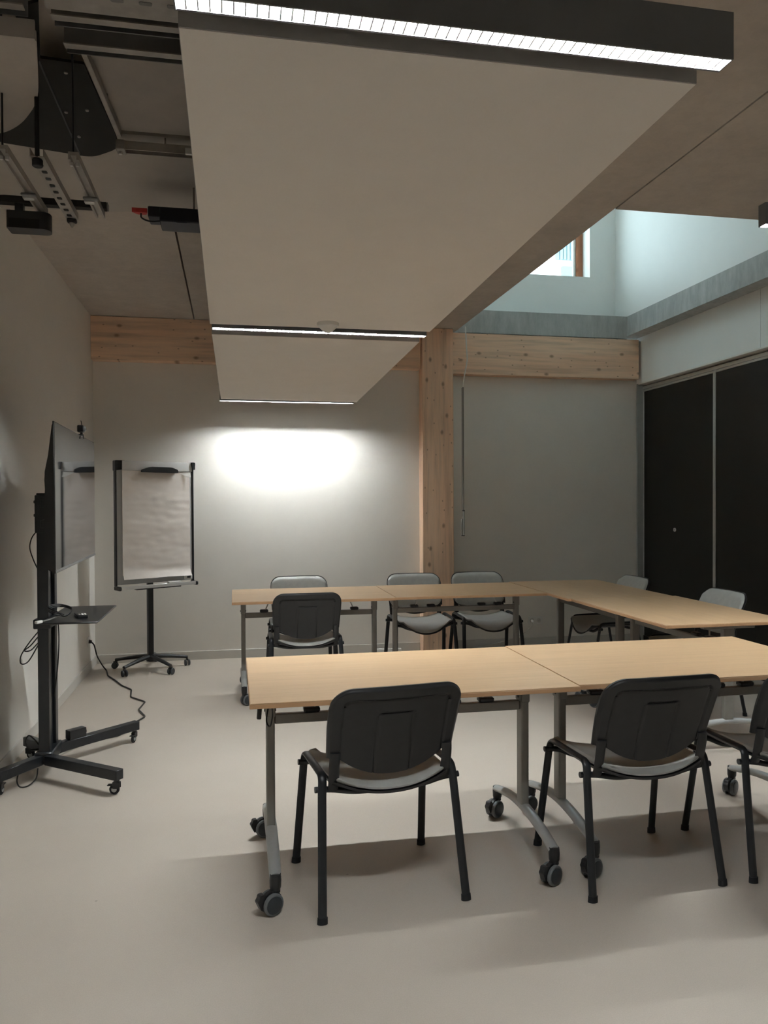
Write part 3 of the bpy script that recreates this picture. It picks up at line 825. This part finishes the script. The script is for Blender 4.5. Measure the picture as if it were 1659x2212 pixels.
def make_table(label, group):
    t = thing('folding_table', label, 'table', (0, 0, 0), 0, group)
    ZT = 0.740
    bm = new(); box(bm, (-0.598, -0.398, ZT-0.004), (0.598, 0.398, ZT), 0.0008); obj('tabletop', bm, 'beech', t)
    bm = new(); box(bm, (-0.600, -0.400, ZT-0.0185), (0.600, 0.400, ZT-0.0041), 0.0008); obj('edge_board', bm, 'edge', t)
    cy0 = -0.035
    for s in (-1, 1):
        x = s*0.515
        bm = new(); prism(bm, rpoly([(x-0.0165, cy0-0.030), (x+0.0165, cy0-0.030), (x+0.0165, cy0+0.030), (x-0.0165, cy0+0.030)], 0.009, 5), 0.170, 0.690); obj('leg_column', bm, 'grey', t)
        bm = new(); ys = [-0.318+0.636*k/16 for k in range(17)]
        pts = [(x, cy0+y, 0.170-0.048*(abs(y)/0.318)**1.8) for y in ys]
        sweep(bm, pts, 0.0235, 0.0165, n=14, ref=(0, 0, 1), sc=[0.9+0.1*(1-abs(y)/0.318) for y in ys]); obj('foot_arch', bm, 'greyl', t)
        for f in (-1, 1):
            add_caster(t, x, cy0+f*0.316, R(-62) if f < 0 else R(-75 if s < 0 else -58))
        bm = new(); box(bm, (x-0.022, cy0-0.16, 0.697), (x+0.022, cy0+0.16, 0.7213), 0.003); box(bm, (x-0.019, cy0-0.034, 0.60), (x+0.019, cy0+0.034, 0.6965), 0.004); obj('top_bracket', bm, 'grey', t)
        bm = new(); disc(bm, 0.006, 0.004, T(x-0.0207, cy0, 0.62) @ RY(PI/2), 10); disc(bm, 0.006, 0.004, T(x+0.0207, cy0, 0.62) @ RY(PI/2), 10); obj('bolt', bm, 'black', t)
        # folding stay: clamp on the beam, strut, pivot under the top
        for q in (0.16, 0.30):
            xx = x - s*q
            bm = new(); box(bm, (xx-0.032, cy0-0.022, 0.6055), (xx+0.032, cy0+0.022, 0.626), 0.006); obj('stay_clamp', bm, 'black', t)
        bm = new(); sweep(bm, [(x-s*0.17, cy0, 0.622), (x-s*0.215, cy0-0.03, 0.712)], 0.005, n=8); obj('stay_strut', bm, 'alu', t)
        bm = new(); box(bm, (x-s*0.235-0.03, cy0-0.055, 0.700), (x-s*0.235+0.03, cy0-0.015, 0.7213), 0.005); obj('stay_pivot', bm, 'black', t)
    bm = new(); box(bm, (-0.4980, cy0-0.0125, 0.567), (0.4980, cy0+0.0125, 0.605), 0.003); obj('cross_beam', bm, 'grey', t)
    # release lever with its cable at the left end
    bm = new(); bar(bm, (-0.560, cy0-0.24, 0.7213), (-0.566, cy0-0.25, 0.655), 0.016, 0.010, 0.003, (0, 1, 0)); obj('release_lever', bm, 'black', t)
    bm = new(); sweep(bm, spline([(-0.556, cy0-0.235, 0.718), (-0.525, cy0-0.20, 0.700), (-0.512, cy0-0.13, 0.64), (-0.520, cy0-0.10, 0.585), (-0.532, cy0-0.07, 0.60), (-0.52, cy0-0.04, 0.66)], 5), 0.003, n=6); obj('lever_cable', bm, 'cable', t)
    return t

GT = 'beech folding tables arranged in a ring'
tp = make_table('beech folding table in the foreground with the open left end', GT)
tabs = [
    (0.651, 3.040, 0.0, None),
    (1.854, 3.062, 0.0, 'beech folding table in the foreground, joined to the right end of the nearest one'),
    (0.562, 5.770, 180, 'beech folding table at the far left, before the brightly lit wall'),
    (1.713, 5.790, 180, 'beech folding table of the far row below the timber column'),
    (2.695, 5.640, 90, 'beech folding table of the side row in the back corner, by the crank rod wall'),
    (2.716, 4.437, 90, 'beech folding table of the side row before the dark cupboard doors'),
]
for i, (x, y, a, lab) in enumerate(tabs):
    c = tp if i == 0 else copy_tree(tp, None, ('release_lever', 'lever_cable'))
    c.location = (x, y, 0); c.rotation_euler = (0, 0, R(a))
    if lab: c['label'] = lab
    if i in (2, 3): c.scale = (0.956, 1, 1)      # the far row is made of slightly shorter tables

# ------------------------------------------------------------------ flip chart
FX, FY, FA = -0.70, 6.86, R(32)
t = thing('flipchart_easel', 'black flipchart easel on five casters with a silver top rail, in the back left corner', 'easel', (FX, FY, 0), FA)
for k in range(5):
    a = R(18+72*k)-FA; c, s = math.cos(a), math.sin(a)
    bm = new(); P = [(c*0.02, s*0.02, 0.112), (c*0.16, s*0.16, 0.098), (c*0.315, s*0.315, 0.074)]
    sweep(bm, spline(P, 4), 0.019, 0.016, n=10, sc=[1.25-0.45*i/8 for i in range(9)]); obj('base_arm', bm, 'blackm', t)
    m = T(c*0.312, s*0.312, 0) @ RZ(a+0.9*k)
    bm = new(); box(bm, (-0.008, -0.022, 0.045), (0.008, 0.014, 0.064), 0.004, m); lathe(bm, [(0.008, 0.05), (0.008, 0.07)], m, 10); ca = obj('caster', bm, 'black', t)
    for q in (-1, 1):
        bm = new(); disc(bm, 0.027, 0.016, m @ T(q*0.015, -0.008, 0.0272) @ RY(PI/2), 18, 0.25); obj('wheel', bm, 'wheelface', ca)
bm = new(); lathe(bm, [(0.03, 0.07), (0.042, 0.085), (0.042, 0.115), (0.028, 0.13)], None, 18); obj('base_hub', bm, 'blackm', t)
bm = new(); box(bm, (-0.024, -0.018, 0.12), (0.024, 0.018, 1.15), 0.004); obj('pole', bm, 'blackm', t)
bm = new(); box(bm, (-0.05, -0.135, 1.0), (0.05, -0.018, 1.14), 0.006); obj('pole_bracket', bm, 'blackm', t)
bx, by = -0.018, -0.150         # board centre line and front plane
z0, z1 = 0.737, 1.770
bm = new(); box(bm, (bx-0.338, by, z0+0.02), (bx+0.338, by+0.014, z1-0.03), 0.002); obj('writing_board', bm, 'wboard', t)
for s in (-1, 1):
    bm = new(); x = bx+s*0.3455
    box(bm, (x-0.007, by-0.008, z0+0.01), (x+0.007, by+0.026, z1-0.02), 0.003); obj('side_frame', bm, 'black', t)
    # corner pieces
    bm = new(); prism(bm, rpoly([(s*0.355, z1), (s*0.270, z1), (s*0.296, z1-0.075), (s*0.355, z1-0.085)], [0.012, 0.004, 0.004, 0.004], 4), -0.030, 0.012, T(bx, by, 0) @ RX(PI/2)) if s < 0 else \
        prism(bm, rpoly([(0.355, z1), (0.322, z1), (0.334, z1-0.062), (0.352, z1-0.062)], [0.012, 0.004, 0.004, 0.004], 4), -0.030, 0.034, T(bx, by, 0) @ RX(PI/2))
    obj('corner_cap', bm, 'black', t)
    bm = new(); box(bm, (bx+s*0.355-0.024*(s > 0), by-0.075, z0-0.022), (bx+s*0.355+0.024*(s < 0), by+0.028, z0+0.012), 0.006); obj('tray_end', bm, 'black', t)
bm = new(); box(bm, (bx-0.296, by-0.020, z1-0.080), (bx+0.333, by-0.0005, z1-0.002), 0.006, None, 2); obj('top_rail', bm, 'silver', t)
bm = new(); prism(bm, rpoly([(-0.165, -0.016), (0.165, -0.016), (0.160, 0.010), (0.10, 0.030), (-0.09, 0.030), (-0.160, 0.008)], 0.02, 5), 0.0205, 0.048, T(bx+0.025, by, z1-0.078) @ RX(PI/2)); obj('paper_clamp', bm, 'black', t)
bm = new(); box(bm, (bx-0.331, by-0.068, z0-0.016), (bx+0.331, by-0.001, z0-0.010), 0.002); box(bm, (bx-0.331, by-0.072, z0-0.016), (bx+0.331, by-0.0685, z0+0.012), 0.0015); obj('pen_tray', bm, 'silver', t)
bm = new(); box(bm, (bx-0.20, by-0.060, z0-0.026), (bx+0.20, by-0.006, z0-0.0165), 0.003); obj('tray_support', bm, 'black', t)

# paper pad held under the clamp
pd = thing('paper_pad', 'creased white paper pad clamped on the flipchart easel', 'paper', (FX, FY, 0), FA)
px0, px1, pz0, pz1 = bx-0.295, bx+0.310, 0.800, 1.6885
bm = new(); box(bm, (px0+0.002, by-0.009, pz0+0.03), (px1-0.002, by-0.0008, pz1)); obj('pad_block', bm, 'paper', pd, False)
bm = new(); nu, nv = 40, 84
G = []
for i in range(nu+1):
    row = []
    for j in range(nv+1):
        u = i/nu; v = j/nv
        x = px0+(px1-px0)*u; z = pz0+(pz1-pz0)*v
        n1 = noise.noise(Vector((x*3.0, z*11.0, 1.3)))+0.6*noise.noise(Vector((x*7.0, z*26.0, 5.1)))+0.5*noise.noise(Vector((x*11.0-z*9, z*17.0+x*6, 2.1)))
        y = by-0.0135 - 0.0030*n1*min(1, (1-v)/0.18)
        if v < 0.10: y -= 0.030*((0.10-v)/0.10)**2*(0.75+0.4*u)     # curl at the foot
        z += 0.006*noise.noise(Vector((x*6, 0, 3)))*(1 if v < 0.05 else 0)
        y = min(y, by-0.0095)
        row.append(bm.verts.new((x, y, z)))
    G.append(row)
for i in range(nu):
    for j in range(nv):
        if i >= nu-9 and j >= nv-6 and (i-(nu-9))*0.62+(j-(nv-6)) > 6.2: continue
        bm.faces.new((G[i][j], G[i+1][j], G[i+1][j+1], G[i][j+1]))
obj('top_sheet', bm, 'paper', pd, True, 80)
bm = new(); q = [(px1-0.105, by-0.020, pz1-0.010), (px1-0.004, by-0.030, pz1-0.004), (px1+0.002, by-0.036, pz1-0.046), (px1-0.030, by-0.030, pz1-0.046), (px1-0.07, by-0.023, pz1-0.026)]
va = [bm.verts.new(p) for p in q]; vb = [bm.verts.new((p[0], p[1]+0.0012, p[2])) for p in q]
bm.faces.new(va); bm.faces.new(vb[::-1])
for k in range(5): bm.faces.new((va[k], vb[k], vb[(k+1) % 5], va[(k+1) % 5]))
obj('folded_corner', bm, 'plug', pd, False)

t = thing('board_eraser', 'small pale board eraser in the flipchart pen tray', 'eraser', (FX, FY, 0), FA)
bm = new(); box(bm, (bx+0.09, by-0.058, z0-0.0098), (bx+0.20, by-0.020, z0+0.008), 0.004); obj('eraser_felt', bm, 'black', t)
bm = new(); box(bm, (bx+0.088, by-0.060, z0+0.0082), (bx+0.202, by-0.018, z0+0.024), 0.005); obj('eraser_grip', bm, 'plug', t)
t = thing('marker_pen', 'white marker pen with a black cap lying in the flipchart pen tray', 'pen', (FX, FY, 0), FA)
bm = new(); sweep(bm, [(bx-0.10, by-0.045, z0-0.0015), (bx-0.0, by-0.045, z0-0.0015)], 0.008, n=12); obj('pen_barrel', bm, 'plug', t)
bm = new(); sweep(bm, [(bx-0.0, by-0.045, z0-0.0012), (bx+0.04, by-0.045, z0-0.0012)], 0.0083, n=12); obj('pen_cap', bm, 'black', t)
t = thing('label_magnet', 'white tag with a black square at the foot of the flipchart board', 'magnet', (FX, FY, 0), FA)
bm = new(); box(bm, (bx+0.255, by-0.006, z0+0.030), (bx+0.335, by-0.0005, z0+0.062), 0.001); obj('tag_plate', bm, 'plug', t)
bm = new(); box(bm, (bx+0.285, by-0.008, z0+0.036), (bx+0.318, by-0.0062, z0+0.056), 0.0005); obj('tag_square', bm, 'black', t)

# ------------------------------------------------------------------ television cart
CX, CY = -0.967, 4.32
t = thing('television_cart', 'black steel television cart with four castered arms by the left wall', 'cart', (CX, CY, 0))
for yy in (-0.045, 0.105):
    bm = new(); box(bm, (-0.027, yy-0.027, 0.075), (0.027, yy+0.027, 1.475), 0.003); obj('pole', bm, 'blackm', t)
bm = new(); box(bm, (-0.020, -0.0175, 0.075), (0.012, 0.0775, 1.455), 0.002); obj('pole_cover', bm, 'blackm', t)
arms = [((0.02, -0.08), (0.418, -0.395)), ((0.02, 0.12), (0.398, 0.475)), ((-0.02, -0.08), (-0.165, -0.30)), ((-0.01, 0.10), (-0.17, 0.285))]
for (a, b) in arms:
    d = (Vector(b)-Vector(a)).normalized()
    bm = new(); bar(bm, (*a, 0.098), (*b, 0.098), 0.048, 0.05, 0.003); obj('base_arm', bm, 'blackm', t)
    e = Vector(b)-d*0.02; m = T(e.x, e.y, 0) @ RZ(math.atan2(d.y, d.x)+0.5)
    bm = new(); lathe(bm, [(0.012, 0.058), (0.014, 0.0735)], m, 12)
    box(bm, (-0.02, -0.011, 0.030), (0.016, -0.0075, 0.062), 0.003, m); box(bm, (-0.02, 0.0075, 0.030), (0.016, 0.011, 0.062), 0.003, m); box(bm, (-0.02, -0.0075, 0.0565), (0.016, 0.0075, 0.062), 0.001, m)
    ca = obj('caster', bm, 'black', t)
    bm = new(); disc(bm, 0.025, 0.013, m @ T(-0.012, 0, 0.0253) @ RX(PI/2), 18, 0.25); obj('wheel', bm, 'rubber', ca)
    for q in (-1, 1):
        bm = new(); disc(bm, 0.013, 0.002, m @ T(-0.012, q*0.0078, 0.0253) @ RX(PI/2), 14); obj('wheel_hub', bm, 'greyl', ca)
    bm = new(); box(bm, (-0.045, -0.012, 0.044), (-0.018, 0.012, 0.050), 0.002, m); obj('brake_lever', bm, 'black', ca)
bm = new(); box(bm, (-0.045, -0.090, 0.0735), (0.045, 0.140, 0.135), 0.006); obj('base_block', bm, 'blackm', t)
# shelf
bm = new(); box(bm, (0.028, -0.29, 0.825), (0.305, 0.345, 0.834), 0.003); obj('shelf_plate', bm, 'black', t)
bm = new(); box(bm, (-0.045, -0.085, 0.775), (0.040, 0.145, 0.824), 0.004); obj('shelf_bracket', bm, 'blackm', t)
# screen mount
bm = new()
for yy in (-0.2, 0.2): box(bm, (0.092, yy-0.02, 1.20), (0.122, yy+0.02, 1.66), 0.003)
box(bm, (0.034, -0.26, 1.30), (0.0918, 0.26, 1.34), 0.003); box(bm, (0.034, -0.26, 1.40), (0.0918, 0.26, 1.44), 0.003); box(bm, (-0.034, -0.08, 1.27), (0.0335, 0.14, 1.465), 0.004)
obj('screen_mount', bm, 'blackm', t)
bm = new()
for zz in (1.43, 1.36): box(bm, (-0.048, -0.04, zz-0.008), (-0.0345, -0.01, zz+0.008), 0.003)
obj('mount_knob', bm, 'black', t)
# cable loops on the cart
def loop(name, pts, r=0.003, m='cable', par=None):
    bm = new(); sweep(bm, spline(pts, 6), r, n=7); return obj(name, bm, m, par)
loop('cable_loop', [(-0.03, -0.05, 1.28), (-0.055, -0.055, 1.24), (-0.062, -0.06, 1.19), (-0.045, -0.06, 1.13), (-0.024, -0.06, 1.08)], 0.003, 'cable', t)
loop('cable_loop', [(-0.024, -0.065, 0.76), (-0.07, -0.075, 0.70), (-0.105, -0.08, 0.64), (-0.105, -0.08, 0.60), (-0.07, -0.08, 0.61), (-0.024, -0.07, 0.69)], 0.0032, 'cable', t)
loop('cable_loop', [(-0.024, -0.06, 0.735), (-0.06, -0.07, 0.69), (-0.09, -0.075, 0.665), (-0.06, -0.075, 0.665), (-0.026, -0.07, 0.70)], 0.0032, 'cable', t)
loop('cable_loop', [(0.058, 0.00, 0.824), (0.060, 0.01, 0.70), (0.050, 0.02, 0.55), (0.030, 0.03, 0.40)], 0.003, 'cable', t)
loop('cable_loop', [(-0.03, -0.04, 0.16), (-0.05, -0.06, 0.20), (-0.075, -0.07, 0.225), (-0.090, -0.07, 0.19), (-0.070, -0.06, 0.15), (-0.03, -0.03, 0.14)], 0.0035, 'cable', t)
loop('cable_loop', [(-0.10, -0.16, 0.075), (-0.105, -0.18, 0.03), (-0.085, -0.20, 0.006), (-0.05, -0.19, 0.006), (-0.02, -0.16, 0.03), (-0.015, -0.14, 0.075)], 0.0035, 'cable', t)

# television
TX, TY = -0.788, 4.225
tv = thing('flat_television', 'wide flat television with a dark grey screen reflecting the flipchart', 'television', (TX, TY, 1.113), R(1.9))
W2, H = 0.622, 0.670
bm = new(); box(bm, (-0.006, -W2, 0), (0, W2, H), 0.0015); obj('bezel', bm, 'black', tv)
bm = new(); box(bm, (0.0002, -W2+0.005, 0.014), (0.0022, W2-0.005, H-0.005)); obj('screen', bm, 'screen', tv, False)
bm = new(); box(bm, (0.0002, -W2+0.001, 0.0005), (0.0042, W2-0.001, 0.0135), 0.001); obj('lower_trim', bm, 'darkch', tv)
bm = new(); prof = [(-0.0065, 0.005), (-0.040, 0.02), (-0.044, 0.30), (-0.040, 0.37), (-0.042, 0.41), (-0.040, 0.45), (-0.026, 0.52), (-0.010, 0.65), (-0.0065, 0.66)]
prism(bm, [(x, z) for x, z in prof], -W2+0.006, W2-0.006, RX(PI/2) @ Matrix()); obj('rear_cover', bm, 'black', tv, False)

w = thing('webcam', 'small black webcam clipped to the top of the television', 'camera', (-0.792, 4.37, 1.783))
bm = new(); box(bm, (-0.022, -0.018, 0.0008), (0.010, 0.018, 0.008), 0.002); bar(bm, (0.008, 0, 0.004), (0.012, 0, -0.016), 0.02, 0.004, 0.001, (1, 0, 0)); obj('clip', bm, 'black', w)
bm = new(); lathe(bm, [(0.007, 0.0075), (0.007, 0.018)], None, 12); obj('neck', bm, 'black', w)
bm = new(); box(bm, (-0.018, -0.024, 0.0175), (0.014, 0.024, 0.055), 0.008, None, 3); obj('camera_body', bm, 'black', w)
bm = new(); disc(bm, 0.013, 0.008, T(0.0175, 0, 0.036) @ RY(PI/2), 16); obj('lens_ring', bm, 'greyl', w)
bm = new(); disc(bm, 0.008, 0.003, T(0.0225, 0, 0.036) @ RY(PI/2), 14); obj('lens', bm, 'screen', w)
bm = new(); bar(bm, (0.0, 0.02, 0.05), (-0.006, 0.024, 0.083), 0.012, 0.003, 0.001, (1, 0, 0)); obj('privacy_flap', bm, 'black', w)

# things on the cart shelf
ZS = 0.8345
r = thing('remote_control', 'black remote control with pale keys on the cart shelf', 'remote', (-0.775, 4.22, ZS), R(18))
bm = new(); box(bm, (-0.024, -0.075, 0), (0.024, 0.075, 0.016), 0.006, None, 2); obj('remote_body', bm, 'black', r)
for k in range(3):
    bm = new(); box(bm, (-0.019+k*0.0135, -0.062, 0.0162), (-0.008+k*0.0135, -0.030, 0.021), 0.002); obj('key', bm, 'plug', r)
c = thing('coiled_cable', 'loosely coiled dark cable with a pale plug on the cart shelf', 'cable', (-0.88, 4.19, ZS))
pts = []
for k in range(30):
    a = k*0.62; rr = 0.062+0.012*math.sin(k*1.3)
    pts.append((rr*math.cos(a)*0.75+0.01, rr*math.sin(a)*1.15, 0.006+0.045*abs(math.sin(a*0.5+0.4))+0.0006*k))
bm = new(); sweep(bm, spline(pts, 4), 0.0032, n=6); obj('cable_body', bm, 'cable', c)
bm = new(); sweep(bm, spline([(0.02, -0.02, 0.02), (-0.01, -0.10, 0.012), (-0.045, -0.165, 0.008)], 5), 0.004, n=8); obj('cable_tail', bm, 'grey', c)
bm = new(); bar(bm, (-0.043, -0.160, 0.009), (-0.062, -0.196, 0.009), 0.018, 0.014, 0.003); obj('plug', bm, 'plug', c)
a = thing('power_adapter', 'black power adapter resting on the far arm of the television cart', 'adapter', (-0.862, 4.519, 0.1240), R(43))
bm = new(); box(bm, (-0.050, -0.024, 0), (0.050, 0.024, 0.050), 0.006, None, 2); obj('adapter_body', bm, 'black', a)
bm = new(); box(bm, (0.0505, -0.010, 0.012), (0.062, 0.010, 0.032), 0.004); obj('strain_relief', bm, 'rubber', a)

# ------------------------------------------------------------------ sockets, cables
def socket(name, label, loc, rz, n=2):
    t = thing(name, label, 'socket', loc, rz)
    w = 0.075*n/2+0.0
    bm = new(); box(bm, (-w, -0.009, -0.04), (w, -0.0005, 0.04), 0.003); obj('socket_plate', bm, 'plug', t)
    for k in range(n):
        x = -w+0.075*(k+0.5)
        bm = new(); lathe(bm, [(0.022, 0.0), (0.022, 0.002), (0.019, 0.002), (0.018, 0.0005), (0.0, 0.0005)], T(x, -0.0092, 0) @ RX(PI/2), 20); sk = obj('outlet', bm, 'base', t)
        for q in (-0.006, 0.006):
            bm = new(); disc(bm, 0.0022, 0.001, T(x+q, -0.0103, -0.002) @ RX(PI/2), 8); obj('pin_hole', bm, 'black', sk)
        bm = new(); disc(bm, 0.0022, 0.001, T(x, -0.0103, 0.008) @ RX(PI/2), 8); obj('pin_hole', bm, 'black', sk)
    return t
socket('wall_socket', 'white double wall socket with a white plug on the back wall', (2.925, YB, 0.247), 0)
pw = thing('white_plug', 'white plug and cable running down from the back wall socket', 'plug', (2.888, YB, 0.245))
bm = new(); sweep(bm, spline([(0.0, -0.0125, 0.0), (0.0, -0.032, -0.002), (-0.005, -0.047, -0.016)], 4), 0.013, n=12, ref=(1, 0, 0)); obj('plug_body', bm, 'plug', pw)
bm = new(); sweep(bm, spline([(-0.005, -0.046, -0.014), (-0.03, -0.056, -0.055), (-0.12, -0.06, -0.12), (-0.30, -0.07, -0.18), (-0.52, -0.075, -0.215), (-0.75, -0.09, -0.24), (-1.0, -0.17, -0.241), (-1.2, -0.175, -0.241), (-1.33, -0.12, -0.232)], 6), 0.0038, n=8); obj('plug_cable', bm, 'wcable', pw)
ps = thing('power_strip', 'white power strip lying on the floor left of the timber column', 'power strip', (1.42, 7.12, 0.0008), R(-8))
bm = new(); box(bm, (-0.13, -0.026, 0), (0.13, 0.026, 0.042), 0.006, None, 2); obj('strip_body', bm, 'plug', ps)
for k in range(4):
    bm = new(); lathe(bm, [(0.019, 0), (0.019, 0.0012), (0.016, 0.0012), (0.015, 0.0004), (0, 0.0004)], T(-0.095+k*0.058, 0, 0.0422), 16); o = obj('outlet', bm, 'base', ps)
    bm = new(); disc(bm, 0.0025, 0.001, T(-0.101+k*0.058, 0, 0.0432), 8); obj('pin_hole', bm, 'black', o)
    bm = new(); disc(bm, 0.0025, 0.001, T(-0.089+k*0.058, 0, 0.0432), 8); obj('pin_hole', bm, 'black', o)
socket('wall_socket', 'pale single wall socket with a black plug on the left wall', (XL, 6.83, 0.262), R(90), 1)
kp = thing('black_power_cable', 'long black power cable zigzagging over the floor from the left wall socket', 'cable', (0, 0, 0))
P = [(XL+0.03, 6.83, 0.258), (XL+0.055, 6.82, 0.235), (-1.125, 6.80, 0.14), (-1.085, 6.83, 0.05), (-1.06, 6.86, 0.0065), (-1.017, 6.65, 0.0065), (-0.933, 6.461, 0.0065), (-0.854, 6.259, 0.0065),
     (-0.765, 6.108, 0.0065), (-0.742, 5.877, 0.0065), (-0.622, 5.714, 0.0065), (-0.643, 5.502, 0.0065), (-0.580, 5.318, 0.0065), (-0.621, 5.20, 0.0065), (-0.655, 5.03, 0.0065), (-0.69, 4.915, 0.0065), (-0.80, 4.85, 0.0065), (-0.915, 4.72, 0.0065), (-0.965, 4.56, 0.03)]
bm = new(); sweep(bm, fillet(P, 0.022, 3), 0.0055, n=8); obj('cable_body', bm, 'cable', kp)
bm = new(); sweep(bm, [(XL+0.012, 6.83, 0.262), (XL+0.034, 6.83, 0.258)], 0.019, 0.017, n=14, sc=[1, 0.75], ref=(0, 0, 1)); obj('plug', bm, 'black', kp)
